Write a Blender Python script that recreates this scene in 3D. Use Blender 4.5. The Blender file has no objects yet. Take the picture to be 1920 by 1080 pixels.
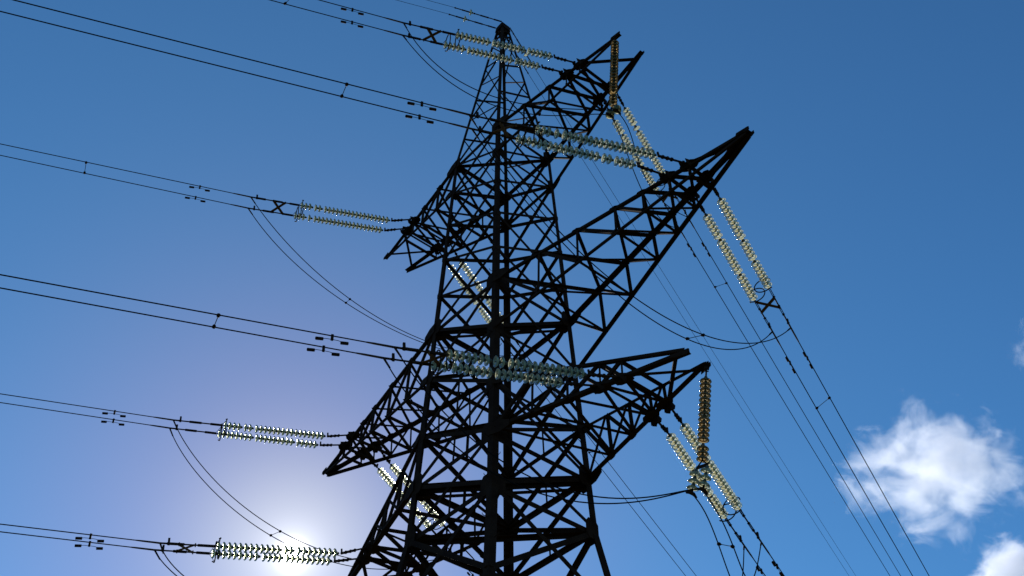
import bpy, math, random
from mathutils import Vector, Matrix

SC = bpy.context.scene
COL = SC.collection
R = math.radians
rnd = random.Random(7)

# ------------------------------------------------------------------ camera
EYE = 1.6
PITCH, ROLL = R(45.002), R(-0.376)
cam = bpy.data.cameras.new("camera")
cam.sensor_width = 36.0
cam.lens = 36.0 * 1922.0 / 1920.0
cam.clip_start, cam.clip_end = 0.1, 9000
camo = bpy.data.objects.new("camera", cam)
COL.objects.link(camo)
fwd = Vector((0, math.cos(PITCH), math.sin(PITCH)))
rt, up = Vector((1, 0, 0)), Vector((0, -math.sin(PITCH), math.cos(PITCH)))
c_, s_ = math.cos(ROLL), math.sin(ROLL)
rt, up = c_ * rt + s_ * up, -s_ * rt + c_ * up
camo.matrix_world = Matrix(((rt.x, up.x, -fwd.x, 0), (rt.y, up.y, -fwd.y, 0), (rt.z, up.z, -fwd.z, EYE), (0, 0, 0, 1)))
SC.camera = camo

# ------------------------------------------------------------------ sky, sun, exposure
SUN = Vector((-0.2047, 0.8434, 0.4968)).normalized()
SUN_EL, SUN_AZ = math.asin(SUN.z), math.atan2(SUN.x, SUN.y)
world = bpy.data.worlds.new("World")
SC.world = world
world.use_nodes = True
wn = world.node_tree
for n in list(wn.nodes):
    wn.nodes.remove(n)


def wnode(t, **k):
    n = wn.nodes.new(t)
    for a, b in k.items():
        setattr(n, a, b)
    return n


sky = wnode("ShaderNodeTexSky", sky_type='NISHITA', sun_disc=False, sun_elevation=SUN_EL, sun_rotation=SUN_AZ,
            altitude=300.0, air_density=1.0, dust_density=0.0, ozone_density=6.0)
bg = wnode("ShaderNodeBackground")
bg.inputs['Strength'].default_value = 0.085
out = wnode("ShaderNodeOutputWorld")
# the sun's own aureole and disc, by angle from the sun
tc = wnode("ShaderNodeTexCoord")
nrm = wnode("ShaderNodeVectorMath", operation='NORMALIZE')
dot = wnode("ShaderNodeVectorMath", operation='DOT_PRODUCT')
dot.inputs[1].default_value = SUN
wn.links.new(tc.outputs['Generated'], nrm.inputs[0])
wn.links.new(nrm.outputs[0], dot.inputs[0])
clampd = wnode("ShaderNodeMath", operation='MAXIMUM')
clampd.inputs[1].default_value = 0.0
wn.links.new(dot.outputs['Value'], clampd.inputs[0])


def lobe(power, gain, tint):
    p = wnode("ShaderNodeMath", operation='POWER')
    p.inputs[1].default_value = power
    wn.links.new(clampd.outputs[0], p.inputs[0])
    b = wnode("ShaderNodeBackground")
    b.inputs['Color'].default_value = (*tint, 1)
    m = wnode("ShaderNodeMath", operation='MULTIPLY')
    m.inputs[1].default_value = gain
    wn.links.new(p.outputs[0], m.inputs[0])
    wn.links.new(m.outputs[0], b.inputs['Strength'])
    return b


acc = bg
deep = wnode("ShaderNodeVectorMath", operation='MULTIPLY')      # a deep, polarised blue
deep.inputs[1].default_value = (0.69, 1.22, 1.39)
wn.links.new(sky.outputs[0], deep.inputs[0])
wn.links.new(deep.outputs[0], bg.inputs['Color'])
for power, gain, tint in ((8, 0.045, (0.66, 1.0, 0.35)), (40, 0.215, (1.0, 0.30, 0.10)), (250, 0.30, (1.0, 1.0, 0.5)), (900, 0.14, (1.0, 0.98, 1.0)), (4000, 0.40, (1.0, 0.98, 1.0)), (36000, 30.0, (1.0, 0.98, 0.95))):
    add = wnode("ShaderNodeAddShader")
    wn.links.new(acc.outputs[0], add.inputs[0])
    wn.links.new(lobe(power, gain, tint).outputs[0], add.inputs[1])
    acc = add
wn.links.new(acc.outputs[0], out.inputs['Surface'])

sun = bpy.data.lights.new("sun", 'SUN')
sun.energy = 5.0
sun.angle = R(0.53)
sun.color = (1.0, 0.95, 0.86)
suno = bpy.data.objects.new("sun", sun)
COL.objects.link(suno)
suno.rotation_euler = (-SUN).to_track_quat('-Z', 'Y').to_euler()
suno.location = SUN * 300

SC.view_settings.view_transform = 'Standard'
SC.view_settings.look = 'None'
SC.view_settings.exposure = 0.0
SC.view_settings.gamma = 1.0
SC.cycles.max_bounces = 8
SC.cycles.transmission_bounces = 8
SC.cycles.transparent_max_bounces = 12
SC.cycles.volume_bounces = 4
SC.cycles.caustics_reflective = False
SC.cycles.caustics_refractive = False
SC.cycles.use_denoising = True
SC.cycles.denoiser = 'OPENIMAGEDENOISE'
SC.cycles.denoising_input_passes = 'RGB_ALBEDO_NORMAL'


# ------------------------------------------------------------------ materials
def mat(name, base, rough=0.6, metal=0.0, spec=0.4, noise=0.0, scale=6.0, tint=None, bump=0.0):
    m = bpy.data.materials.new(name)
    m.use_nodes = True
    nt = m.node_tree
    b = nt.nodes['Principled BSDF']
    b.inputs['Base Color'].default_value = (*base, 1)
    b.inputs['Roughness'].default_value = rough
    b.inputs['Metallic'].default_value = metal
    b.inputs['Specular IOR Level'].default_value = spec
    if noise:
        t = nt.nodes.new('ShaderNodeTexCoord')
        n = nt.nodes.new('ShaderNodeTexNoise')
        n.inputs['Scale'].default_value = scale
        n.inputs['Detail'].default_value = 6
        rmp = nt.nodes.new('ShaderNodeMix')
        rmp.data_type = 'RGBA'
        rmp.inputs[6].default_value = (*base, 1)
        rmp.inputs[7].default_value = (*(tint or base), 1)
        nt.links.new(t.outputs['Object'], n.inputs['Vector'])
        cr = nt.nodes.new('ShaderNodeMapRange')
        cr.inputs[1].default_value = 0.5 - noise / 2
        cr.inputs[2].default_value = 0.5 + noise / 2
        nt.links.new(n.outputs['Fac'], cr.inputs[0])
        nt.links.new(cr.outputs[0], rmp.inputs[0])
        nt.links.new(rmp.outputs[2], b.inputs['Base Color'])
        if bump:
            bp = nt.nodes.new('ShaderNodeBump')
            bp.inputs['Strength'].default_value = bump
            nt.links.new(n.outputs['Fac'], bp.inputs['Height'])
            nt.links.new(bp.outputs[0], b.inputs['Normal'])
    return m


STEEL = mat("weathered_steel", (0.026, 0.0105, 0.0070), 0.9, 0.0, 0.04, 0.3, 3.0, (0.042, 0.018, 0.011))
FITTING = mat("rusty_fitting", (0.024, 0.011, 0.009), 0.85, 0.0, 0.08, 0.3, 9.0, (0.05, 0.022, 0.012))
RUST = mat("rust_brown", (0.10, 0.045, 0.022), 0.75, 0.0, 0.2, 0.3, 12.0, (0.16, 0.07, 0.03))
CAPM = mat("disc_cap_metal", (0.075, 0.085, 0.075), 0.55, 0.2, 0.4, 0.3, 20.0, (0.11, 0.10, 0.08))
WIRE = mat("weathered_wire", (0.012, 0.010, 0.012), 0.95, 0.0, 0.0)
SHEATH = mat("splice_sleeve", (0.085, 0.045, 0.03), 0.85, 0.0, 0.05)

def pressed_glass(name, clear, milk, skin):
    """ribbed pressed glass: part clear, part scattering the light that passes, with a bright skin"""
    m = bpy.data.materials.new(name)
    m.use_nodes = True
    nt = m.node_tree
    nt.nodes.clear()
    o = nt.nodes.new('ShaderNodeOutputMaterial')
    a = nt.nodes.new('ShaderNodeBsdfTransparent')
    a.inputs['Color'].default_value = (*clear, 1)
    t = nt.nodes.new('ShaderNodeBsdfTranslucent')
    t.inputs['Color'].default_value = (*milk, 1)
    d = nt.nodes.new('ShaderNodeBsdfDiffuse')
    d.inputs['Color'].default_value = (*skin, 1)
    g = nt.nodes.new('ShaderNodeBsdfGlossy')
    g.inputs['Roughness'].default_value = 0.12
    x1, x2, x3 = (nt.nodes.new('ShaderNodeMixShader') for _ in range(3))
    fr = nt.nodes.new('ShaderNodeFresnel')
    fr.inputs['IOR'].default_value = 1.5
    x1.inputs[0].default_value = 0.22
    rf = nt.nodes.new('ShaderNodeBsdfRefraction')       # rough ribs spread the sunlight forward
    rf.inputs['Color'].default_value = (*clear, 1)
    rf.inputs['Roughness'].default_value = 0.55
    rf.inputs['IOR'].default_value = 1.12
    x0 = nt.nodes.new('ShaderNodeMixShader')
    x0.inputs[0].default_value = 0.6
    nt.links.new(rf.outputs[0], x0.inputs[1])
    nt.links.new(t.outputs[0], x0.inputs[2])
    nt.links.new(x0.outputs[0], x1.inputs[1])
    nt.links.new(d.outputs[0], x1.inputs[2])
    x2.inputs[0].default_value = 0.74
    nt.links.new(a.outputs[0], x2.inputs[1])
    nt.links.new(x1.outputs[0], x2.inputs[2])
    nt.links.new(fr.outputs[0], x3.inputs[0])
    nt.links.new(x2.outputs[0], x3.inputs[1])
    nt.links.new(g.outputs[0], x3.inputs[2])
    nt.links.new(x3.outputs[0], o.inputs['Surface'])
    return m


GLASS = pressed_glass("toughened_glass", (0.95, 0.98, 0.82), (1.0, 0.95, 0.66), (0.95, 0.88, 0.55))
GLASS_BACKLIT = pressed_glass("backlight_tinted_glass", (0.74, 0.54, 0.28), (0.66, 0.45, 0.18), (0.46, 0.33, 0.15))  # same glass, with the hanging strings' golden sun backlight put into its colour


# ------------------------------------------------------------------ object helpers
def link(name, verts, faces, material, parent=None, smooth=False):
    me = bpy.data.meshes.new(name)
    me.from_pydata([tuple(v) for v in verts], [], faces)
    me.materials.append(material)
    if smooth:
        me.polygons.foreach_set('use_smooth', [True] * len(me.polygons))
    me.update()
    o = bpy.data.objects.new(name, me)
    COL.objects.link(o)
    if parent:
        o.parent = parent
    return o


def inst(name, me, parent, loc=(0, 0, 0), rot=None):
    o = bpy.data.objects.new(name, me)
    COL.objects.link(o)
    o.parent = parent
    o.location = loc
    if rot:
        o.rotation_euler = rot
    return o


def empty(name, loc=(0, 0, 0), rot=None, parent=None):
    o = bpy.data.objects.new(name, None)
    o.empty_display_size = 0.2
    COL.objects.link(o)
    o.location = loc
    if rot is not None:
        o.rotation_euler = rot
    if parent:
        o.parent = parent
    return o


def tag(o, label=None, cat=None, group=None, kind=None):
    if label: o['label'] = label
    if cat: o['category'] = cat
    if group: o['group'] = group
    if kind: o['kind'] = kind
    return o


class MB:
    def __init__(s):
        s.v, s.f = [], []

    def add(s, v, f):
        b = len(s.v)
        s.v += [Vector(x) for x in v]
        s.f += [tuple(i + b for i in q) for q in f]

    def prism(s, poly, d):          # polygon extruded by vector d
        n = len(poly)
        v = [Vector(p) for p in poly] + [Vector(p) + d for p in poly]
        f = [tuple(range(n - 1, -1, -1)), tuple(range(n, 2 * n))] + [(i, (i + 1) % n, n + (i + 1) % n, n + i) for i in range(n)]
        s.add(v, f)

    def box(s, c, ax, ay, az):      # centre and half-axis vectors
        c = Vector(c)
        v = [c + i * ax + j * ay + k * az for k in (-1, 1) for j in (-1, 1) for i in (-1, 1)]
        s.add(v, [(0, 2, 3, 1), (4, 5, 7, 6), (0, 1, 5, 4), (2, 6, 7, 3), (0, 4, 6, 2), (1, 3, 7, 5)])

    def bar(s, a, b, w, h, ref=Vector((0, 0, 1))):
        a, b = Vector(a), Vector(b)
        x = (b - a).normalized()
        y = x.cross(ref)
        if y.length < 1e-3: y = x.cross(Vector((1, 0, 0)))
        y.normalize()
        z = x.cross(y)
        s.box((a + b) / 2, (b - a) / 2, y * w / 2, z * h / 2)

    def tube(s, pts, r, n=8, cap=True):
        pts = [Vector(p) for p in pts]
        rr = r if isinstance(r, (list, tuple)) else [r] * len(pts)
        t0 = (pts[1] - pts[0]).normalized()
        u = t0.cross(Vector((0, 0, 1)))
        if u.length < 1e-3: u = t0.cross(Vector((1, 0, 0)))
        u.normalize()
        b = len(s.v)
        for i, p in enumerate(pts):
            t = (pts[min(i + 1, len(pts) - 1)] - pts[max(i - 1, 0)]).normalized()
            u = (u - t * u.dot(t)).normalized()
            w = t.cross(u)
            for k in range(n):
                a = 2 * math.pi * k / n
                s.v.append(p + (u * math.cos(a) + w * math.sin(a)) * rr[i])
        for i in range(len(pts) - 1):
            for k in range(n):
                s.f.append((b + i * n + k, b + i * n + (k + 1) % n, b + (i + 1) * n + (k + 1) % n, b + (i + 1) * n + k))
        if cap:
            s.f.append(tuple(b + k for k in range(n - 1, -1, -1)))
            e = b + (len(pts) - 1) * n
            s.f.append(tuple(e + k for k in range(n)))

    def angle(s, a, b, d1, d2, w, w2=None, t=None):   # rolled L section from a to b, flanges along d1 and d2
        a, b = Vector(a), Vector(b)
        w2 = w2 or w
        t = t or max(0.008, w * 0.1)
        x = (b - a).normalized()
        d1 = (d1 - x * d1.dot(x)).normalized()
        d2 = (d2 - x * d2.dot(x) - d1 * d2.dot(d1)).normalized()
        sec = [(0, 0), (w, 0), (w, t), (t, t), (t, w2), (0, w2)]
        v = [p + d1 * i + d2 * j for p in (a, b) for i, j in sec]
        f = [(0, 1, 2, 3), (0, 3, 4, 5), (9, 8, 7, 6), (11, 10, 9, 6)] + [(i, 6 + i, 6 + (i + 1) % 6, (i + 1) % 6) for i in range(6)]
        s.add(v, f)

    def lathe(s, prof, n=24):       # profile (x, r) about the x axis
        b = len(s.v)
        for x, r in prof:
            for k in range(n):
                a = 2 * math.pi * k / n
                s.v.append(Vector((x, r * math.cos(a), r * math.sin(a))))
        for i in range(len(prof) - 1):
            for k in range(n):
                s.f.append((b + i * n + k, b + i * n + (k + 1) % n, b + (i + 1) * n + (k + 1) % n, b + (i + 1) * n + k))

    def build(s, name, material, parent=None, smooth=False):
        return link(name, s.v, s.f, material, parent, smooth)

    def mesh(s, name, material, smooth=False):
        me = bpy.data.meshes.new(name)
        me.from_pydata([tuple(v) for v in s.v], [], s.f)
        me.materials.append(material)
        if smooth:
            me.polygons.foreach_set('use_smooth', [True] * len(me.polygons))
        me.update()
        return me


# ------------------------------------------------------------------ ground
def ground():
    m = bpy.data.materials.new("meadow")
    m.use_nodes = True
    nt = m.node_tree
    b = nt.nodes['Principled BSDF']
    t = nt.nodes.new('ShaderNodeTexCoord')
    n = nt.nodes.new('ShaderNodeTexNoise')
    n.inputs['Scale'].default_value = 0.35
    n.inputs['Detail'].default_value = 10
    r = nt.nodes.new('ShaderNodeValToRGB')
    r.color_ramp.elements[0].position, r.color_ramp.elements[1].position = 0.35, 0.7
    r.color_ramp.elements[0].color = (0.030, 0.050, 0.014, 1)
    r.color_ramp.elements[1].color = (0.085, 0.085, 0.035, 1)
    nt.links.new(t.outputs['Object'], n.inputs['Vector'])
    nt.links.new(n.outputs['Fac'], r.inputs[0])
    nt.links.new(r.outputs[0], b.inputs['Base Color'])
    b.inputs['Roughness'].default_value = 0.95
    N, S = 24, 4000.0
    v, f = [], []
    for j in range(N + 1):
        for i in range(N + 1):
            x, y = (i / N - 0.5) * 2, (j / N - 0.5) * 2
            X, Y = S * x * abs(x), S * y * abs(y)
            d = math.hypot(X, Y)
            v.append((X, Y, -0.02 + 6 * math.sin(X * .0011 + 1) * math.sin(Y * .0009) * min(1, max(0, (d - 150) / 900))))
    for j in range(N):
        for i in range(N):
            a = j * (N + 1) + i
            f.append((a, a + 1, a + N + 2, a + N + 1))
    tag(link("ground", v, f, m), kind='structure')


ground()

# ------------------------------------------------------------------ pylon
AZ = R(-49.427)                      # azimuth of the crossarms
TX, TY = -0.319, 23.0
zTA, zTB, zMA, zMB, zBU, zBA, zK = (z + EYE for z in (29.419, 27.850, 21.362, 19.374, 17.285, 15.644, 14.042))
zTOP = 38.65 + EYE
z40 = 20 + EYE
W_K = 1.742


def half(z):
    if z > zTA:
        return 1.219 + (z - zTA) * (0.17 - 1.219) / (zTOP - zTA)
    if z > zK:
        return 1.5397 - 0.03402 * (z - z40)
    return W_K + (zK - z) * 0.139


CORN = {'N': (1, -1), 'R': (1, 1), 'B': (-1, 1), 'L': (-1, -1)}


def leg(c, z, inset=0.0):
    w = half(z) - inset
    return Vector((CORN[c][0] * w, CORN[c][1] * w, z))


pylon = tag(empty("lattice_pylon", (TX, TY, 0), (0, 0, AZ)),
            "tall dark steel lattice pylon with six crossarms, seen from below", "pylon")
pylon_mw = Matrix.Translation((TX, TY, 0)) @ Matrix.Rotation(AZ, 4, 'Z')
WV = lambda q: pylon_mw @ Vector(q)


def lw(z):
    return 0.20 if z < zMB else (0.165 if z < 24.45 + EYE else (0.13 if z < zTA else 0.09))


# legs, one mesh each (stepped section)
LEGZ = [-0.05, zK, zMB, 24.45 + EYE, zTA, zTOP]
STEP = MB()
for sy in (1,):
    STEP.tube([(0, 0, 0), (0, 0.10, 0.0), (0, 0.15, 0.012), (0, 0.155, 0.045)], 0.009, 6)
step_me = STEP.mesh("step_bolt", STEEL)
for c in 'NRBL':
    mb = MB()
    sx, sy = CORN[c]
    for a, b in zip(LEGZ[:-1], LEGZ[1:]):
        mb.angle(leg(c, a), leg(c, b), Vector((-sx, 0, 0)), Vector((0, -sy, 0)), lw((a + b) / 2), t=0.016)
    L = mb.build("leg", STEEL, pylon)
    if c == 'N':
        z = 9.0
        k = 0
        while z < zTA:
            p = leg(c, z)
            w = lw(z)
            if k % 2:
                inst("step_bolt", step_me, L, p + Vector((-w * 0.6, 0, 0)), (0, 0, R(180)))
            else:
                inst("step_bolt", step_me, L, p + Vector((0, w * 0.6, 0)), (0, 0, R(-90)))
            z += 0.62
            k += 1
FACES = [('N', 'R', Vector((1, 0, 0))), ('L', 'N', Vector((0, -1, 0))), ('R', 'B', Vector((0, 1, 0))), ('B', 'L', Vector((-1, 0, 0)))]


def face_bar(name, a, b, nrm, w, off=0.012, flip=1, parent=pylon):
    a, b = Vector(a), Vector(b)
    x = (b - a).normalized()
    a, b = a + x * 0.03, b - x * 0.03
    d1 = x.cross(nrm).normalized() * flip
    mb = MB()
    o = -nrm * off - d1 * w * 0.5
    mb.angle(a + o, b + o, d1, -nrm, w, w * 0.8)
    return mb.build(name, STEEL, parent)


# peak: single zig-zag lacing, the joints of neighbouring faces staggered
pk = [z + EYE for z in (35.6, 34.42, 33.4, 32.1, 30.95)] + [zTA]
peak = empty("peak", (0, 0, zTA), parent=pylon)


def P_(v):
    return Vector(v) - Vector((0, 0, zTA))


for (a, b, nrm) in FACES:
    st = [(a if i % 2 == 0 else b) for i in range(6)] if (a, b) in (('R', 'B'),) else [(b if i % 2 == 0 else a) for i in range(6)]
    # N and B carry the even joints on the L-N and R-B faces, L and R on the other two
    ev = {'LN': 'N', 'RB': 'B', 'NR': 'R', 'BL': 'L'}[a + b]
    od = b if ev == a else a
    seq = [(ev if i % 2 == 0 else od) for i in range(6)]
    for i in range(5):
        face_bar("brace", P_(leg(seq[i], pk[i])), P_(leg(seq[i + 1], pk[i + 1])), nrm, 0.06, parent=peak)
    # dense little panels under the cap
    zz = [zTOP - 0.25, zTOP - 0.85, zTOP - 1.45, pk[0]]
    for i in range(3):
        p, q = (seq[1], seq[0]) if i % 2 == 0 else (seq[0], seq[1])
        face_bar("brace", P_(leg(p, zz[i])), P_(leg(q, zz[i + 1])), nrm, 0.05, parent=peak)
        if i < 2:
            face_bar("brace", P_(leg(q, zz[i])), P_(leg(p, zz[i + 1])), nrm, 0.05, off=0.03, parent=peak)
mb = MB()
w0, w1 = 0.20, 0.245
ztop = zTOP - zTA
mb.prism([(-w0, -w0, ztop), (w0, -w0, ztop), (w0, w0, ztop), (-w0, w0, ztop)], Vector((0, 0, 0.03)))
for (a, b, nrm) in FACES:
    t = Vector((-nrm.y, nrm.x, 0))
    base = nrm * (w0 - 0.01) + Vector((0, 0, ztop))
    mb.prism([base - t * w0, base + t * w0, nrm * (w1 - 0.02) + t * (w0 + .02) + Vector((0, 0, ztop - .34)),
              nrm * (w1 - 0.02) - t * (w0 + .02) + Vector((0, 0, ztop - .34))], nrm * 0.014)
mb.build("cap_plate", STEEL, peak)

# body: crossed diagonals on every face
lev = [zTA, zTB, 26.15 + EYE, 24.45 + EYE, 22.78 + EYE, zMA, zMB, zBU, zBA, zK, 11.45 + EYE, 5.2 + EYE, 0.05]
for i in range(len(lev) - 1):
    z1, z0 = lev[i], lev[i + 1]
    w = 0.095 if z1 > zMA + .1 else (0.11 if z1 > zK + .1 else 0.14)
    for (a, b, nrm) in FACES:
        n2 = nrm.copy()
        face_bar("face_brace", leg(a, z1), leg(b, z0), n2, w, 0.018)
        face_bar("face_brace", leg(b, z1), leg(a, z0), n2, w, 0.034, -1)
# horizontal girths, and the plan diagonals that stiffen them
for z, w, faces in ((zTA, .12, 'all'), (zTB, .09, 'all'), (zMA, .14, 'all'), (zMB, .10, 'all'), (zBU, .09, 'all'), (zBA, .14, 'all'), (zK, .14, 'all'), (11.45 + EYE, .15, 'all')):
    for (a, b, nrm) in FACES:
        p, q = leg(a, z), leg(b, z)
        mb = MB()
        d = (q - p).normalized()
        mb.angle(p + d * .04 - nrm * .055, q - d * .04 - nrm * .055, Vector((0, 0, -1)), -nrm, w, w * 0.8)
        mb.build("girth_beam", STEEL, pylon)
for z, w in ((zTA, .09), (zMA, .15), (zBA, .16), (zK, .13)):
    p, q = leg('L', z - .02, .08), leg('R', z - .02, .08)
    x = (q - p).normalized()
    y = x.cross(Vector((0, 0, 1)))
    mb = MB()
    mb.angle(p - y * w / 2, q - y * w / 2, y, Vector((0, 0, -1)), w, w * .9)
    mb.build("plan_brace", STEEL, pylon)
    if z in (zMA, zBA):
        mb = MB()
        mb.angle(p - y * w / 2 + Vector((0, 0, -.30)), q - y * w / 2 + Vector((0, 0, -.30)), y, Vector((0, 0, 1)), w * .7, w * .6)
        mb.build("plan_brace", STEEL, pylon)
# short hangers from the crossing of the diagonals to the girth below
for zu, zl in ((zMB, zBU), (zBU, zBA), (zBA, zK)):
    for (a, b, nrm) in FACES:
        wu, wl = half(zu), half(zl)
        f = wu / (wu + wl)
        zx = zu + (zl - zu) * f
        ctr_x = (leg(a, zx) + leg(b, zx)) / 2
        low = (leg(a, zl) + leg(b, zl)) / 2
        if (a, b) in (('R', 'B'), ('B', 'L'), ('L', 'N')):
            mb = MB()
            t = Vector((-nrm.y, nrm.x, 0))
            mb.angle(ctr_x - nrm * .05 - t * .03, low - nrm * .05 - t * .03, t, -nrm, 0.06)
            mb.build("hanger", STEEL, pylon)


def plate(name, c, nx, ny, rx, ry, nrm, t, parent, chop=0.55, sides=None):
    """thin chamfered gusset plate with half sizes rx, ry along nx, ny"""
    c = Vector(c)
    k = chop
    pts = [(rx, ry * k), (rx * k, ry), (-rx * k, ry), (-rx, ry * k), (-rx, -ry * k), (-rx * k, -ry), (rx * k, -ry), (rx, -ry * k)]
    mb = MB()
    mb.prism([c + nx * x + ny * y for x, y in pts], nrm * t)
    return mb.build(name, STEEL, parent)


Z1 = Vector((0, 0, 1))
for z, r in ((zTA, .28), (zTB, .24), (26.15 + EYE, .15), (24.45 + EYE, .15), (22.78 + EYE, .16), (zMA, .34), (zMB, .27), (zBU, .26), (zBA, .38), (zK, .36)):
    for (a, b, nrm) in FACES:
        for e, f in ((a, b), (b, a)):
            d = (leg(f, z) - leg(e, z)).normalized()
            plate("gusset_plate", leg(e, z) + d * (r * .55) + nrm * .003, d, Z1, r * .6, r * .8, nrm, .012, pylon)


# crossarms ---------------------------------------------------------
def crossarm(sgn, zh, zi, tip, stations, kind, nm_label):
    """kind 'down': horizontal chords on top, struts below; 'up': horizontal chords below, ties above"""
    arm = empty("crossarm", (sgn * half(zh), 0, zh), parent=pylon)
    arm['label'] = nm_label
    off = Vector((sgn * half(zh), 0, zh))
    s, v, dz = tip
    wh, wi = half(zh), half(zi)
    tipz = zh + dz
    H0 = {k: Vector((wh, k * wh, zh)) for k in (-1, 1)}
    I0 = {k: Vector((wi, k * wi, zi)) for k in (-1, 1)}
    TP = {k: Vector((s, k * v, tipz)) for k in (-1, 1)}

    def onl(p, q, x):
        return p + (q - p) * ((x - p.x) / (q.x - p.x))
    H = {k: [H0[k]] + [onl(H0[k], TP[k], x) for x in stations] for k in (-1, 1)}
    TI = {k: TP[k] + Vector((0, 0, -0.06 if kind == 'down' else 0.06)) for k in (-1, 1)}
    I = {k: [I0[k]] + [onl(I0[k], TI[k], x) for x in stations] for k in (-1, 1)}

    def tr(p):
        return Vector((sgn * p.x, p.y, p.z)) - off

    def put(name, a, b, d1, d2, w, w2=None, o=None):
        mb = MB()
        o = o or Vector()
        f = lambda q: Vector((sgn * q.x, q.y, q.z))
        mb.angle(tr(a + o), tr(b + o), f(d1), f(d2), w, w2)
        if sgn < 0:
            mb.f = [tuple(reversed(q)) for q in mb.f]
        return mb.build(name, STEEL, arm)
    dn = Vector((0, 0, -1))
    upv = Vector((0, 0, 1))
    hv, iv = (dn, upv) if kind == 'down' else (upv, dn)
    X = Vector((1, 0, 0))
    big = 0.15 if kind != 'top' else 0.12
    cw = {'M': .155, 'B': .15, 'T': .13}[nm_label[0] if False else KEY]
    for k in (-1, 1):
        side = Vector((0, -k, 0))
        ext = (TP[k] - H0[k]).normalized() * 0.10
        put("chord", H0[k], TP[k] + ext, side, hv, cw * .92, cw * .60)
        put("chord", I0[k], TI[k], side, hv, cw * .66, cw * .52)
        n = len(stations)
        for i in range(1, n + 1):
            if abs(H[k][i].z - I[k][i].z) > 0.25:
                put("post", H[k][i], I[k][i], X, side, .085 if i < n - 1 else .06, .06, side * .02)
        for i in range(0, n):
            if abs(H[k][i].z - I[k][i + 1].z) > 0.2 and (kind == 'up' or i < n - 2):
                put("brace", H[k][i], I[k][i + 1], X.cross(Vector((0, 1, 0))), side, .09, .07, side * .035)
                if kind == 'up':
                    put("brace", I[k][i], H[k][i + 1], X.cross(Vector((0, 1, 0))), side, .09, .07, side * .055)
    n = len(stations)
    for i in range(0, n):
        put("brace", H[-1][i], H[1][i + 1], X, hv, .095, .07, hv * .02)
        put("brace", H[1][i], H[-1][i + 1], X, hv, .09, .07, hv * .036)
    # end panel
    put("brace", H[-1][n], TP[1] - (TP[1] - H0[1]).normalized() * .25, X, hv, .09, .06, hv * .02)
    put("brace", H[1][n], TP[-1] - (TP[-1] - H0[-1]).normalized() * .25, X, hv, .09, .06, hv * .036)
    for i in range(1, n + 1):
        if kind == 'down' or i >= n - 1:
            put("brace", I[-1][i], I[1][i], X, iv, .08, .07, iv * .02)
        if kind == 'down' and i < n - 1:
            put("brace", I[-1][i], I[1][i + 1], X, iv, .08, .07, iv * .036)
    for i in (n - 1, n):
        put("brace", H[-1][i], H[1][i], X, hv, .085, .07, hv * .05)
    # thick plates where the insulator strings pull on the chords
    f = lambda q: Vector((sgn * q.x, q.y, q.z))
    for k in (-1, 1):
        for i in (n - 1, n):
            p = H[k][i]
            along = (TP[k] - H0[k]).normalized()
            lat = Vector((0, 0, 1)).cross(along).normalized()
            mb = MB()
            kk = .6
            rx, ry = .24, .15
            c = p + Vector((0, -k * .09, 0)) + hv * -.016
            pts = [(rx, ry * kk), (rx * kk, ry), (-rx * kk, ry), (-rx, ry * kk), (-rx, -ry * kk), (-rx * kk, -ry), (rx * kk, -ry), (rx, -ry * kk)]
            mb.prism([tr(c + along * x + lat * y) for x, y in pts], Vector((0, 0, .014)))
            # bracket ears outside the chord
            for dx in (-.10, .10):
                q = p + along * dx + Vector((0, k * .003, 0))
                e = Vector((0, k, 0))
                mb.prism([tr(q + Vector((0, 0, .10))), tr(q + Vector((0, 0, -.20))), tr(q + e * .16 + Vector((0, 0, -.13))), tr(q + e * .20 + Vector((0, 0, .0)))], f(along) * .016)
            mb.box(tr(p + Vector((0, k * .02, -.03))), f(along) * .15, Vector((0, .014, 0)), Vector((0, 0, .11)))
            mb.build("gusset_plate", STEEL, arm)
        # lacing joints along the chord
        for i in range(1, n - 1):
            p = H[k][i]
            along = (TP[k] - H0[k]).normalized()
            side = Vector((0, -k, 0))
            mb = MB()
            c = p + side * .07 - hv * .012
            kk = .5
            pts = [(.16, .05), (.08, .10), (-.08, .10), (-.16, .05), (-.16, -.05), (-.08, -.09), (.08, -.09), (.16, -.05)]
            mb.prism([tr(c + along * x + side * y) for x, y in pts], Vector((0, 0, .008)))
            mb.build("gusset_plate", STEEL, arm)
        # root plates
        along = (TP[k] - H0[k]).normalized()
        for p0, q0, r in ((H0[k], TP[k], .34), (I0[k], TI[k], .24)):
            al = (q0 - p0).normalized()
            nr = al.cross(Vector((0, 1, 0))).normalized()
            ve = Vector((0, 0, 1))
            mb = MB()
            c = p0 + al * .12 + Vector((0, k * .018, 0))
            mb.prism([tr(c + al * x + ve * y) for x, y in ((r * 1.2, r * .25), (r * .3, r * .55), (-r * .7, r * .5), (-r * .7, -r * .5), (r * .3, -r * .55), (r * 1.2, -r * .25))], Vector((0, k * .012, 0)))
            mb.build("gusset_plate", STEEL, arm)
        # tip plate
        mb = MB()
        c = TP[k] + Vector((0, k * .016, 0))
        al = along
        ve = Vector((0, 0, 1))
        mb.prism([tr(c + al * x + ve * y) for x, y in ((.14, .05), (.10, .06), (-.22, .05), (-.26, -.05), (.05, -.08), (.14, -.06))], Vector((0, k * .012, 0)))
        mb.build("tip_plate", STEEL, arm)
    if v < .2:
        mb = MB()
        mb.box(tr(Vector((s - .12, 0, tipz - .02))), f(X) * .10, Vector((0, v + .06, 0)), Vector((0, 0, .010)))
        mb.build("tip_plate", STEEL, arm)
    return arm


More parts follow.
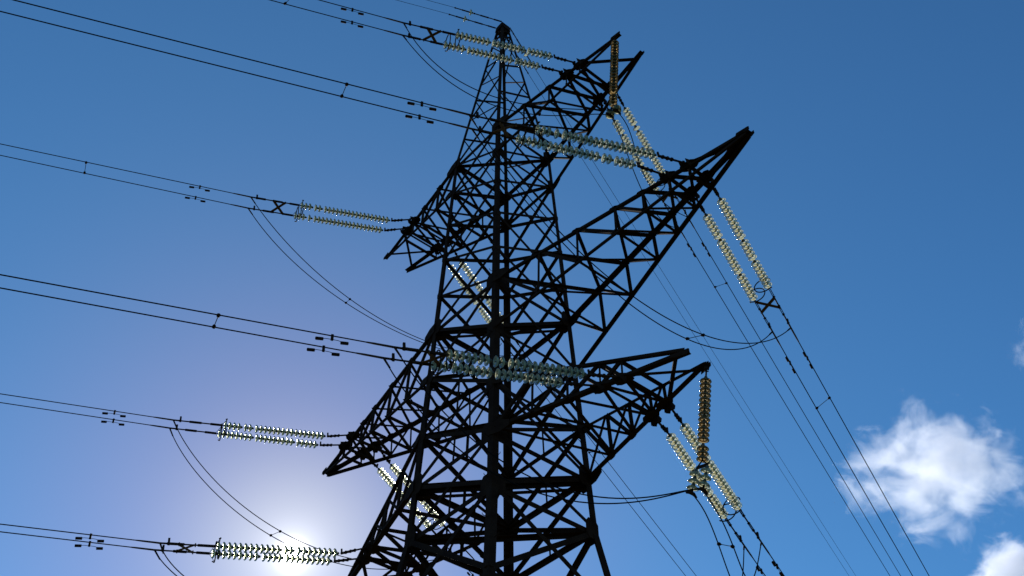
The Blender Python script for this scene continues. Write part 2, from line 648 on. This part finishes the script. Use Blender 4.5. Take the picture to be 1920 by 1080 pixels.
ARMS = {'T': dict(zh=zTA, zi=zTB, tip=(6.46, .558, -.098), st=[2.38, 3.5, 4.27, 4.85], kind='down'),
        'M': dict(zh=zMA, zi=zMB, tip=(9.703, .101, -.209), st=[3.04, 4.38, 5.65, 6.55, 7.38, 8.0], kind='down'),
        'B': dict(zh=zBA, zi=zBU, tip=(6.923, .371, -.251), st=[2.79, 3.8, 4.71, 5.3], kind='up')}
ARM_NAME = {('T', 1): 'near top arm', ('M', 1): 'near long arm', ('B', 1): 'near bottom arm',
            ('T', -1): 'far top arm', ('M', -1): 'far long arm', ('B', -1): 'far bottom arm'}
for KEY in 'TMB':
    for sg in (1, -1):
        a = ARMS[KEY]
        crossarm(sg, a['zh'], a['zi'], a['tip'], a['st'], a['kind'],
                 {'T': 'short top crossarm with two open tips', 'M': 'long middle crossarm closing to a point', 'B': 'bottom crossarm with ties sloping down to its tips'}[KEY]
                 + (' on the near side' if sg > 0 else ' on the far side'))


def attach(arm, sgn, side, s):
    a = ARMS[arm]
    wh = half(a['zh'])
    ts, tv, tz = a['tip']
    t = (s - wh) / (ts - wh)
    v = wh + (tv - wh) * t
    return WV((sgn * s, side * v, a['zh'] + tz * t)), WV((sgn * s, side * (v + .15), a['zh'] + tz * t - .05))


# ------------------------------------------------------------------ insulators
disc = MB()
disc.lathe([(-.005, .050), (.004, .075), (.016, .100), (.034, .121), (.055, .133), (.068, .135), (.074, .129), (.064, .122)], 24)
disc.lathe([(.030, .095), (.066, .092), (.066, .087), (.028, .083)], 24)
DISC = disc.mesh("insulator_disc", GLASS, True)
DISC_BACKLIT = disc.mesh("insulator_disc", GLASS_BACKLIT, True)
cap = MB()
cap.lathe([(-.078, .0), (-.078, .020), (-.070, .030), (-.058, .036), (-.040, .040), (-.022, .047), (-.008, .053), (.004, .054), (.004, .0)], 14)
cap.lathe([(.034, .0), (.034, .018), (.050, .011), (.078, .011), (.078, .0)], 10)
CAP = cap.mesh("metal_cap", CAPM, True)


def frame_x(d, upv=Vector((0, 0, 1))):
    x = Vector(d).normalized()
    y = upv.cross(x)
    y.normalize()
    z = x.cross(y)
    return Matrix((x, y, z)).transposed()


def disc_run(parent, x0, n, pitch, gaps=(), me=None):
    x = x0
    for i in range(n):
        g = inst("insulator_disc", me or DISC, parent, (x + .078, 0, 0), (R(rnd.uniform(0, 360)), 0, 0))
        inst("metal_cap", CAP, g)
        x += pitch
        if i in gaps:
            x += 0.07
    return x


def hardware(mb, x0, x1, wide=.035):
    """a run of twin-plate links and pins along x"""
    n = max(2, int((x1 - x0) / .30))
    xs = [x0 + (x1 - x0) * i / n for i in range(n + 1)]
    for i in range(n):
        a, b = xs[i], xs[i + 1]
        if i % 2 == 0:
            for sy in (-1, 1):
                mb.box(((a + b) / 2, sy * wide * .55, 0), Vector(((b - a) / 2 + .02, 0, 0)), Vector((0, .007, 0)), Vector((0, 0, wide * .8)))
        else:
            mb.tube([(a, 0, 0), (b, 0, 0)], .022, 8)
        mb.tube([(b, -wide * 1.2, 0), (b, wide * 1.2, 0)], .014, 6)
        mb.box((b, 0, 0), Vector((.030, 0, 0)), Vector((0, .020, 0)), Vector((0, 0, .025)))


def tension_string(P0, phi, z1, z3, hc, label, group, ring_side):
    """from the arm bracket P0 along azimuth phi; z1 is the height at .88 m, z3 at the clamp hc"""
    h = Vector((math.cos(phi), math.sin(phi), 0))
    A, base = P0
    pts_z = lambda q: z1 + (z3 - z1) * (q - .88) / (hc - .88)
    D0 = A + h * .88 + Vector((0, 0, pts_z(.88)))
    E = A + h * hc + Vector((0, 0, pts_z(hc)))
    d = (E - D0).normalized()
    root = empty("insulator_string", D0)
    root.rotation_mode = 'XYZ'
    M3 = frame_x(d)
    root.rotation_euler = M3.to_euler()
    tag(root, label, "insulator", group)
    inv = (Matrix.Translation(D0) @ M3.to_4x4()).inverted()
    # link from the bracket
    b0 = inv @ base
    mb = MB()
    q = Vector((-.04, 0, 0))
    dirv = (q - b0).normalized()
    mid = b0 + (q - b0) * .45
    mb.bar(b0, mid, .05, .03)
    mb.bar(mid, q, .05, .055)
    for f in (.0, .45, .62, .8):
        c = b0 + (q - b0) * f
        mb.box(c, Vector((.03, 0, 0)), Vector((0, .045, 0)), Vector((0, 0, .03)))
    mb.box(q + Vector((-.03, 0, .07)), Vector((.022, 0, 0)), Vector((0, .022, 0)), Vector((0, 0, .075)))
    mb.build("link_plate", FITTING, root)
    n = 22
    run = 3.33 if hc > 5.3 else 3.2
    gap = sorted(rnd.sample(range(3, 19), 2))
    x = disc_run(root, 0.0, n, (run - .14) / n, gap)
    ln = (E - D0).length
    mb = MB()
    mb.tube([(x - .01, 0, 0), (x + .12, 0, 0)], .02, 8)
    hardware(mb, x + .10, ln - .20)
    mb.box((ln - .22, 0, .06), Vector((.028, 0, 0)), Vector((0, .026, 0)), Vector((0, 0, .10)))
    mb.tube([(ln - .25, 0, 0), (ln + .05, 0, 0)], .026, 8)
    mb.build("end_fitting", FITTING, root)
    # racket-shaped arcing ring round the last discs
    mb = MB()
    ctr = Vector((x - .06, ring_side * .10, .0))
    rr = .28
    pts = [ctr + Vector((.0, math.cos(a), math.sin(a))) * rr for a in [R(-135 + 270 * i / 22) for i in range(23)]]
    if ring_side < 0:
        pts = [Vector((p.x, 2 * ctr.y - p.y, p.z)) for p in pts]
    mb.tube(pts, .017, 7)
    for e in (pts[0], pts[-1]):
        mb.tube([e, e + Vector((.05, 0, -.02 if e.z > 0 else .02))], .018, 6)
    mb.tube([(x + .10, 0, 0), (x - .06, ring_side * .05, rr * .93)], .007, 5)
    mb.tube([(x + .10, 0, 0), (x - .06, ring_side * .05, -rr * .93)], .007, 5)
    mb.build("arcing_ring", FITTING, root, True)
    return E, d


def polyline_wire(name, pts, r, material, n=7):
    mb = MB()
    mb.tube(pts, r, n)
    return mb.build(name, material, None, True)


PHL, PHR = R(200.0), R(59.0)
hL, hR = Vector((math.cos(PHL), math.sin(PHL), 0)), Vector((math.cos(PHR), math.sin(PHR), 0))
# (arm, side of tower, station): height at .88 m, at the clamp, clamp distance, height further out
SPANL = {('T', 1, 4.81): (-.02, -.75, 5.93, 13, -1.22), ('T', 1, 4.27): (-.06, -.68, 5.58, 13, -1.20),
         ('M', 1, 8.0): (0, -.60, 5.96, 13, -1.04), ('M', 1, 7.38): (.08, -.38, 5.40, 13, -.84),
         ('T', -1, 4.27): (-.34, -1.0, 5.98, 13, -1.46), ('T', -1, 4.81): (-.37, -1.02, 5.86, 13, -1.44),
         ('B', 1, 5.3): (-.14, -.65, 5.42, 13, -1.08), ('B', 1, 4.71): (-.14, -.61, 5.19, 13, -1.03),
         ('M', -1, 7.38): (-.25, -.82, 5.79, 13, -1.25), ('M', -1, 8.0): (-.20, -.70, 5.74, 13, -1.12),
         ('B', -1, 4.71): (-.35, -.97, 5.66, 13, -1.40), ('B', -1, 5.3): (-.25, -.83, 5.70, 13, -1.25)}
SPANR = {('M', 1, 8.0): (.15, -.72, 5.87, 30, -4.2), ('M', 1, 7.38): (.10, -.60, 5.60, 30, -4.0),
         ('T', 1, 4.9): (-.07, -.90, 5.9, 30, -3.88), ('T', 1, 4.3): (-.10, -.75, 6.1, 30, -3.56),
         ('B', 1, 5.3): (0, -.82, 5.72, 30, -4.3), ('B', 1, 4.71): (.08, -.74, 5.48, 30, -4.2),
         ('T', -1, 4.3): (-.25, -1.4, 5.85, 30, -4.6), ('T', -1, 4.9): (-.05, -1.15, 5.6, 30, -4.35),
         ('M', -1, 7.38): (-.20, -1.15, 5.75, 30, -4.5), ('M', -1, 8.0): (-.07, -1.05, 5.75, 30, -4.4),
         ('B', -1, 4.71): (-.20, -1.10, 5.75, 30, -4.5), ('B', -1, 5.3): (-.10, -1.05, 5.75, 30, -4.4)}
CLAMP, WIREF = {}, {}
for sname, SP, side, phi, h, k, far in (('sun-side', SPANL, -1, PHL, hL, .00012, 190), ('cloud-side', SPANR, 1, PHR, hR, .00035, 330)):
    for key, (z1, z3, hc, hx, zx) in SP.items():
        arm, sg, s = key
        io = 'outer' if s in (4.81, 8.0, 5.3, 4.9) else 'inner'
        A = attach(arm, sg, side, s)
        E, d = tension_string(A, phi, z1, z3, hc, f"{io} glass insulator string of the {sname} pair on the {ARM_NAME[arm, sg]}",
                              f"{sname} tension insulator strings", (1 if io == 'outer' else -1) * (1 if side > 0 else -1) * sg)
        CLAMP[sname, arm, sg, io] = (E, d)
        m = -(zx - z3) / (hx - hc) + k * (hx - hc)
        f = (lambda A0, z3, hc, m, k, h: (lambda q: A0 + h * q + Vector((0, 0, z3 - m * (q - hc) + k * (q - hc) ** 2))))(A[0], z3, hc, m, k, h)
        WIREF[sname, arm, sg, io] = (f, hc)
        qs = [hc - .03 + (far - hc) * (i / 60) ** 2 for i in range(61)]
        w = polyline_wire("conductor_wire", [f(q) for q in qs], 0.0148, WIRE)
        tag(w, f"{io} taut conductor of the {sname} pair leaving the {ARM_NAME[arm, sg]}", "wire", f"{sname} conductors")
        # compression sleeve just past the clamp
        mb = MB()
        mb.tube([f(hc + .02), f(hc + .45), f(hc + .62)], [.026, .024, .017], 8)
        mb.build("splice_sleeve", SHEATH, w, True)

# ------------------------------------------------------------------ dampers and spacers on the conductors
dw = MB()
dw.lathe([(-.115, 0), (-.115, .030), (-.107, .037), (.045, .037), (.055, .028), (.055, 0)], 12)
DAMPW = dw.mesh("damper_weight", FITTING, True)


def damper(key, q, label):
    f, hc = WIREF[key]
    p = f(q)
    d = (f(q + .3) - f(q - .3)).normalized()
    root = empty("vibration_damper", p)
    root.rotation_euler = frame_x(d).to_euler()
    tag(root, label, "damper", "dumbbell dampers on the conductors")
    mb = MB()
    mb.box((0, 0, -.045), Vector((.028, 0, 0)), Vector((0, .024, 0)), Vector((0, 0, .075)))
    mb.tube([(0, -.03, .0), (0, .03, 0)], .018, 6)
    mb.build("clamp", FITTING, root)
    sag = .035
    mb = MB()
    mb.tube([(-.30, 0, -.11 - sag), (-.14, 0, -.105), (0, 0, -.10), (.14, 0, -.105), (.30, 0, -.11 - sag)], .007, 6)
    mb.build("steel_cable", FITTING, root)
    inst("damper_weight", DAMPW, root, (.30, 0, -.12 - sag * .6), (0, R(6), 0))
    inst("damper_weight", DAMPW, root, (-.30, 0, -.12 - sag * .6), (0, R(-6), R(180)))


def spacer(p, q, label):
    root = empty("rod_spacer", p)
    d = (q - p)
    root.rotation_euler = frame_x(d).to_euler()
    tag(root, label, "spacer", "rod spacers between paired wires")
    L = d.length
    mb = MB()
    mb.tube([(.04, 0, 0), (L - .04, 0, 0)], .009, 6)
    mb.build("rod", FITTING, root)
    for x, s in ((0, 1), (L, -1)):
        mb = MB()
        mb.tube([(x - s * .03, 0, 0), (x, 0, 0), (x + s * .05, 0, 0), (x + s * .10, 0, 0)], [.022, .045, .038, .012], 8)
        mb.build("clamp", FITTING, root, True)


def cross_spacer(key, label, back):
    """rusty X of two flat bars between the end fittings of a pair"""
    Eo, do = CLAMP[key[0], key[1], key[2], 'outer']
    Ei, di = CLAMP[key[0], key[1], key[2], 'inner']
    a0, a1 = Eo - do * back, Eo - do * (back - .42)
    i0 = Ei - di * ((Ei - a0).dot(di))
    i1 = i0 + di * .42
    root = empty("cross_spacer", (a0 + i1) / 2)
    c = root.location.copy()
    tag(root, label, "spacer", "rusty X spacers between string pairs")
    nn = (i0 - a0).cross(do).normalized()
    for p, q, o in ((a0, i1, .012), (a1, i0, -.012)):
        mb = MB()
        mb.bar(p - c + nn * o, q - c + nn * o, .09, .014, nn)
        for e in (p, q):
            mb.tube([e - c - nn * .05, e - c + nn * .05], .02, 6)
        mb.build("flat_bar", RUST, root)


def hpix(key, q):
    return WIREF[key][0](q)


for key, q in ((('sun-side', 'T', 1, 'outer'), 7.55), (('sun-side', 'T', 1, 'inner'), 7.2), (('sun-side', 'M', 1, 'outer'), 7.15), (('sun-side', 'M', 1, 'inner'), 6.75),
               (('sun-side', 'T', -1, 'inner'), 7.75), (('sun-side', 'T', -1, 'outer'), 7.7), (('sun-side', 'B', 1, 'outer'), 6.78), (('sun-side', 'B', 1, 'inner'), 6.52),
               (('sun-side', 'M', -1, 'inner'), 7.58), (('sun-side', 'M', -1, 'outer'), 7.48), (('sun-side', 'B', -1, 'inner'), 7.4), (('sun-side', 'B', -1, 'outer'), 7.35),
               (('cloud-side', 'T', 1, 'outer'), 7.45), (('cloud-side', 'T', 1, 'inner'), 7.15), (('cloud-side', 'M', 1, 'outer'), 7.15), (('cloud-side', 'M', 1, 'inner'), 6.95),
               (('cloud-side', 'B', 1, 'outer'), 6.80), (('cloud-side', 'B', 1, 'inner'), 6.66), (('cloud-side', 'T', -1, 'inner'), 7.3), (('cloud-side', 'T', -1, 'outer'), 7.1),
               (('cloud-side', 'M', -1, 'inner'), 7.3), (('cloud-side', 'M', -1, 'outer'), 7.1)):
    damper(key, q, f"dumbbell damper under the {key[3]} {key[0]} conductor of the {ARM_NAME[key[1], key[2]]}")
for sname, arm, sg, qo, qi in (('sun-side', 'M', 1, 8.97, 8.68), ('sun-side', 'T', 1, 9.3, 9.3), ('sun-side', 'T', -1, 11.45, 11.55), ('sun-side', 'B', 1, 9.15, 8.85),
                               ('cloud-side', 'T', 1, 9.37, 9.29), ('cloud-side', 'M', 1, 9.0, 9.13), ('cloud-side', 'T', -1, 12.3, 12.3)):
    spacer(hpix((sname, arm, sg, 'outer'), qo), hpix((sname, arm, sg, 'inner'), qi),
           f"thin rod spacer holding apart the {sname} conductors of the {ARM_NAME[arm, sg]}")
for sname, arm, sg, back in (('sun-side', 'T', 1, 1.22), ('sun-side', 'M', 1, 1.22), ('sun-side', 'T', -1, 1.25), ('sun-side', 'B', -1, 1.0), ('sun-side', 'B', 1, 1.2),
                             ('cloud-side', 'T', 1, 1.35), ('cloud-side', 'M', 1, 1.25)):
    cross_spacer((sname, arm, sg), f"rusty X-shaped spacer joining the {sname} string ends of the {ARM_NAME[arm, sg]}", back)


# ------------------------------------------------------------------ suspension strings that carry the jumpers
U = (math.cos(AZ), math.sin(AZ), 0)
Uv = Vector(U)


def hang(P, du, dz):
    return P + Uv * du + Vector((0, 0, dz))


tipT = WV((6.35, -.56, 29.30 + EYE))
tipB = WV((6.92, .37, 15.39 + EYE))
SUSP = {}


def suspension(P, top, end, n1, n2, inn, outr, yoke, nm, which):
    a, b = hang(P, *top), hang(P, *end)
    d = (b - a).normalized()
    root = empty("insulator_string", a)
    M3 = frame_x(d, Vector((0, 1, 0.01)))
    root.rotation_euler = M3.to_euler()
    tag(root, f"{which} glass insulator string hanging from the tip of the {nm}", "insulator", "hanging insulator strings")
    inv = (Matrix.Translation(a) @ M3.to_4x4()).inverted()
    mb = MB()
    p0 = inv @ (P + Vector((0, 0, -.03)))
    mb.bar(p0, (0, 0, 0), .04, .03)
    mb.box(p0, Vector((.05, 0, 0)), Vector((0, .06, 0)), Vector((0, 0, .03)))
    mb.tube([p0 + Vector((.1, -.05, 0)), p0 + Vector((.1, .05, 0))], .018, 6)
    mb.build("link_plate", FITTING, root)
    L = (b - a).length
    pitch = L / (n1 + n2 + .9)
    x = disc_run(root, .0, n1, pitch, (), DISC_BACKLIT)
    x = disc_run(root, x + pitch * .75, n2, pitch, (), DISC_BACKLIT)
    # yoke bar with two short strings
    Pi, Po = hang(P, *inn), hang(P, *outr)
    yk = inv @ hang(P, *yoke)
    li, lo = inv @ Pi, inv @ Po
    ti, to = li + (yk - Vector((x, 0, 0)) * 0 - li) * .0, lo
    span = (lo - li)
    c = Vector((x + .18, 0, 0))
    ya, yb = c - span * .5, c + span * .5
    ya.x = yb.x = c.x
    mb = MB()
    mb.tube([(x - .02, 0, 0), (x + .05, 0, 0)], .018, 6)
    mb.bar((x + .04, 0, 0), ya, .03, .014)
    mb.bar((x + .04, 0, 0), yb, .03, .014)
    mb.bar(ya, yb, .075, .02)
    mb.build("yoke", FITTING, root)
    for e, q, nme, word in ((ya, Pi, 'inner', 'inner'), (yb, Po, 'outer', 'outer')):
        s0 = (inv.inverted() @ e)
        dd = (q - s0)
        ln = dd.length
        sub = empty("insulator_string", s0)
        Ms = frame_x(dd.normalized(), Vector((0, 1, 0.01)))
        sub.rotation_euler = Ms.to_euler()
        tag(sub, f"short three-disc string of pale green glass holding the {word} jumper of the {nm}", "insulator", "short jumper insulators")
        pt = min(.16, (ln - .12) / 3)
        xx = disc_run(sub, .02, 3, pt)
        mb = MB()
        mb.tube([(-.02, 0, 0), (.03, 0, 0)], .016, 6)
        mb.build("link_pin", FITTING, sub)
        mb = MB()
        mb.tube([(xx - .02, 0, 0), (ln, 0, 0)], .024, 8)
        iv2 = (Matrix.Translation(s0) @ Ms.to_4x4()).inverted().to_3x3()
        wd = iv2 @ (hR - hL).normalized()
        mb.tube([Vector((ln, 0, 0)) - wd * .16 + Vector((.03, 0, 0)), Vector((ln - .015, 0, 0)) - wd * .06, Vector((ln - .015, 0, 0)) + wd * .06, Vector((ln, 0, 0)) + wd * .16 + Vector((.03, 0, 0))], [.022, .042, .042, .022], 8)
        mb.build("saddle_clamp", FITTING, sub)
        SUSP[nm, nme] = q


suspension(tipT, (0.0, -.20), (-.42, -3.30), 17, 3, (-.59, -3.68), (-.30, -3.77), (-.45, -3.40), 'near top arm', 'long')
suspension(tipB, (-.06, -.25), (-.54, -2.30), 13, 3, (-.97, -2.96), (-.66, -3.03), (-.60, -2.40), 'near bottom arm', 'backlit golden')


# ------------------------------------------------------------------ jumpers
def bez(P0, P3, p, n=40):
    d = P3 - P0
    C1 = P0 + d * p[0] + Vector((0, 0, -p[1]))
    C2 = P3 - d * p[2] + Vector((0, 0, -p[3]))
    return [P0 * (1 - t) ** 3 + C1 * (3 * (1 - t) ** 2 * t) + C2 * (3 * (1 - t) * t * t) + P3 * t ** 3 for t in [i / n for i in range(n + 1)]]


JP = {'MRo': [.316, 4.425, .26, 3.56], 'MRi': [.251, 2.906, .329, 4.682], 'TRoL': [.292, 4.199, .167, .447], 'TRiL': [.432, 4.105, .135, .139],
      'TRoR': [.37, -.917, 1.086, 4.241], 'TRiR': [.241, -.459, .791, 4.024], 'BRoL': [.458, 3.974, .046, -.166], 'BRiL': [.447, 4.361, -.058, -.817],
      'BRoR': [.592, .474, .713, 3.317], 'BRiR': [.538, -.128, .591, 3.827], 'TLi': [.173, 2.068, .431, 4.075], 'TLo': [.29, 3.494, .121, 2.048],
      'MLi': [.115, 1.915, .467, 4.182], 'MLo': [.11, 1.946, .434, 4.177], 'BLi': [.064, 1.642, .369, 1.543], 'BLo': [.102, 1.512, .206, 1.501]}
JUMP = {}
for arm in 'TMB':
    for sg in (1, -1):
        for io in ('outer', 'inner'):
            nm = ARM_NAME[arm, sg]
            P0, P3 = CLAMP['sun-side', arm, sg, io][0], CLAMP['cloud-side', arm, sg, io][0]
            code = arm + ('R' if sg > 0 else 'L') + io[0]
            if (nm, io) in SUSP:
                Q = SUSP[nm, io]
                a = bez(P0, Q, JP[code + 'L'])
                b = bez(Q, P3, JP[code + 'R'])
                pts = a + b[1:]
                # ease the kink over the saddle
                for _ in range(3):
                    pts = [pts[0]] + [(pts[i - 1] + pts[i] * 2 + pts[i + 1]) / 4 if abs(i - len(a)) < 5 else pts[i] for i in range(1, len(pts) - 1)] + [pts[-1]]
                JUMP[arm, sg, io, 'b'] = b
            else:
                a = bez(P0, P3, JP[code], 60)
                pts = a
            JUMP[arm, sg, io] = a
            w = polyline_wire("jumper_wire", pts, 0.0148, WIRE)
            how = 'carried by the hanging insulators of' if (nm, io) in SUSP else 'drooping under'
            tag(w, f"{io} slack jumper loop {how} the {nm}", "wire", "slack jumper loops")
            for e, q in ((pts[0], pts[2]), (pts[-1], pts[-3])):
                mb = MB()
                mb.tube([e, e + (q - e).normalized() * .3], [.026, .022], 7)
                mb.build("terminal_sleeve", FITTING, w, True)


def near_t(a, b, t, nm, extra):
    p = a[int(t * (len(a) - 1))]
    q = min(b, key=lambda x: (x - p).length)
    spacer(p, q, f"thin rod spacer tying the two slack jumpers {extra} the {nm}")


near_t(JUMP['M', 1, 'outer'], JUMP['M', 1, 'inner'], .62, 'near long arm', 'under')
near_t(JUMP['T', -1, 'inner'], JUMP['T', -1, 'outer'], .45, 'far top arm', 'under')
near_t(JUMP['T', 1, 'outer'], JUMP['T', 1, 'inner'], .62, 'near top arm', 'behind')
near_t(JUMP['B', 1, 'outer', 'b'], JUMP['B', 1, 'inner', 'b'], .33, 'near bottom arm', 'below')
near_t(JUMP['M', -1, 'inner'], JUMP['M', -1, 'outer'], .50, 'far long arm', 'under')

# ------------------------------------------------------------------ earth wires at the peak
for sname, h, corners, m, k, far in (('sun-side', hL, (('upper', (.2, -.2), .12), ('lower', (-.2, -.2), .12)), .085, .0002, 190),
                                     ('cloud-side', hR, (('upper', (.2, .2), -.05), ('lower', (-.2, .2), -.05)), .145, .0004, 330)):
    for word, (a, b), dz in corners:
        P = WV((a, b, zTOP + .01))
        f = lambda q: P + h * q + Vector((0, 0, dz * min(1, q / .8) - m * q + k * q * q))
        wq = [2.05 + (far - 2.05) * (i / 50) ** 2 for i in range(51)]
        w = polyline_wire("earth_wire", [f(q) for q in wq], .0095, WIRE, 6)
        tag(w, f"thin {word} earth wire on the {sname} of the pylon's peak", "wire", "earth wires at the peak")
        d = (f(2.0) - f(.2)).normalized()
        root = empty("earth_wire_insulator", f(0.02))
        M3 = frame_x(d)
        root.rotation_euler = M3.to_euler()
        tag(root, f"single-disc insulator link of the {word} {sname} earth wire at the peak", "insulator", "single-disc links at the peak")
        mb = MB()
        hardware(mb, .02, 1.22, .028)
        mb.build("link_plate", FITTING, root)
        disc_run(root, 1.26, 1, .15)
        mb = MB()
        hardware(mb, 1.42, 2.06, .026)
        mb.build("end_fitting", FITTING, root)
        if sname == 'sun-side':
            mb = MB()
            P0, P3 = f(2.0), P + Vector((0, 0, -.35))
            if word == 'upper':
                P0, P3 = f(1.1) + Vector((0, 0, .02)), P + Vector((0, 0, .03))
                pts = [P0 + (P3 - P0) * t + Vector((0, 0, .35 * 4 * t * (1 - t) * .5)) for t in [i / 14 for i in range(15)]]
            else:
                pts = bez(P0, P3, (.12, 2.0, .10, 1.7), 24)
            mb.tube(pts, .0095, 5)
            mb.build("bonding_lead", WIRE, root, True)


# ------------------------------------------------------------------ clouds
def pix_dir(x, y):
    return ((x - 960) / 1922 * rt - (y - 540) / 1922 * up + fwd).normalized()


def cloud(name, px, dist, rad, seed, label, dens, thr, scale, stretch=(1, 1, 1)):
    """a box of air whose density is a noise-torn ellipsoid"""
    m = bpy.data.materials.new(name + "_vapour")
    m.use_nodes = True
    nt = m.node_tree
    nt.nodes.clear()
    o = nt.nodes.new('ShaderNodeOutputMaterial')
    v = nt.nodes.new('ShaderNodeVolumePrincipled')
    v.inputs['Color'].default_value = (0.89, 0.905, 0.97, 1)
    v.inputs['Anisotropy'].default_value = 0.55
    t = nt.nodes.new('ShaderNodeTexCoord')
    add = nt.nodes.new('ShaderNodeVectorMath')
    add.operation = 'ADD'
    add.inputs[1].default_value = (seed * 3.1, seed * 1.7, seed * 2.3)
    n = nt.nodes.new('ShaderNodeTexNoise')
    n.inputs['Scale'].default_value = scale
    n.inputs['Detail'].default_value = 7
    n.inputs['Roughness'].default_value = 0.66
    n.inputs['Distortion'].default_value = 0.5
    ln = nt.nodes.new('ShaderNodeVectorMath')
    ln.operation = 'LENGTH'
    nt.links.new(t.outputs['Object'], add.inputs[0])
    nt.links.new(add.outputs[0], n.inputs['Vector'])
    nt.links.new(t.outputs['Object'], ln.inputs[0])
    # density = clamp((noise - thr - falloff(r)) * gain) * dens
    r = nt.nodes.new('ShaderNodeMath')
    r.operation = 'POWER'
    r.inputs[1].default_value = 2.2
    nt.links.new(ln.outputs['Value'], r.inputs[0])
    fm = nt.nodes.new('ShaderNodeMath')
    fm.operation = 'MULTIPLY_ADD'
    fm.inputs[1].default_value = -0.62
    amp = nt.nodes.new('ShaderNodeMath')
    amp.operation = 'MULTIPLY_ADD'
    amp.inputs[1].default_value = 2.4
    amp.inputs[2].default_value = -0.70
    nt.links.new(n.outputs['Fac'], amp.inputs[0])
    nt.links.new(r.outputs[0], fm.inputs[0])
    nt.links.new(amp.outputs[0], fm.inputs[2])
    mr = nt.nodes.new('ShaderNodeMapRange')
    mr.inputs[1].default_value = thr
    mr.inputs[2].default_value = thr + 0.34
    mr.inputs[3].default_value = 0
    mr.inputs[4].default_value = dens
    nt.links.new(fm.outputs[0], mr.inputs[0])
    nt.links.new(mr.outputs[0], v.inputs['Density'])
    nt.links.new(v.outputs[0], o.inputs['Volume'])
    mb = MB()
    e = 1.12
    import bmesh
    bm = bmesh.new()
    bmesh.ops.create_icosphere(bm, subdivisions=3, radius=e)
    me = bpy.data.meshes.new(name)
    bm.to_mesh(me)
    bm.free()
    me.materials.append(m)
    ob = bpy.data.objects.new(name, me)
    COL.objects.link(ob)
    ob.location = camo.location + pix_dir(*px) * dist if False else Vector((0, 0, EYE)) + pix_dir(*px) * dist
    # box axes roughly along the picture's right, up and depth, with the real sizes
    ob.scale = (rad * stretch[0], rad * stretch[1], rad * stretch[2])
    ob.rotation_euler = (R(40), 0, 0)
    tag(ob, label, "cloud", "white clouds low in the sky")
    return ob


cloud("cloud", (1760, 888), 900, 78, 3.0, "ragged white cumulus cloud with blue holes crossed by the cables", .036, .25, 2.3, (1.10, .75, .84))
cloud("cloud", (1925, 1085), 950, 48, 4.0, "dense rounded white cloud in the lower corner of the sky", .06, .12, 1.5, (1.1, .8, .8))
cloud("cloud", (1935, 655), 950, 26, 9.0, "small wispy white cloud cut by the picture's edge above the cumulus", .02, .20, 1.5, (.7, .8, 1.2))
SC.cycles.volume_step_rate = 0.35
SC.cycles.volume_max_steps = 256
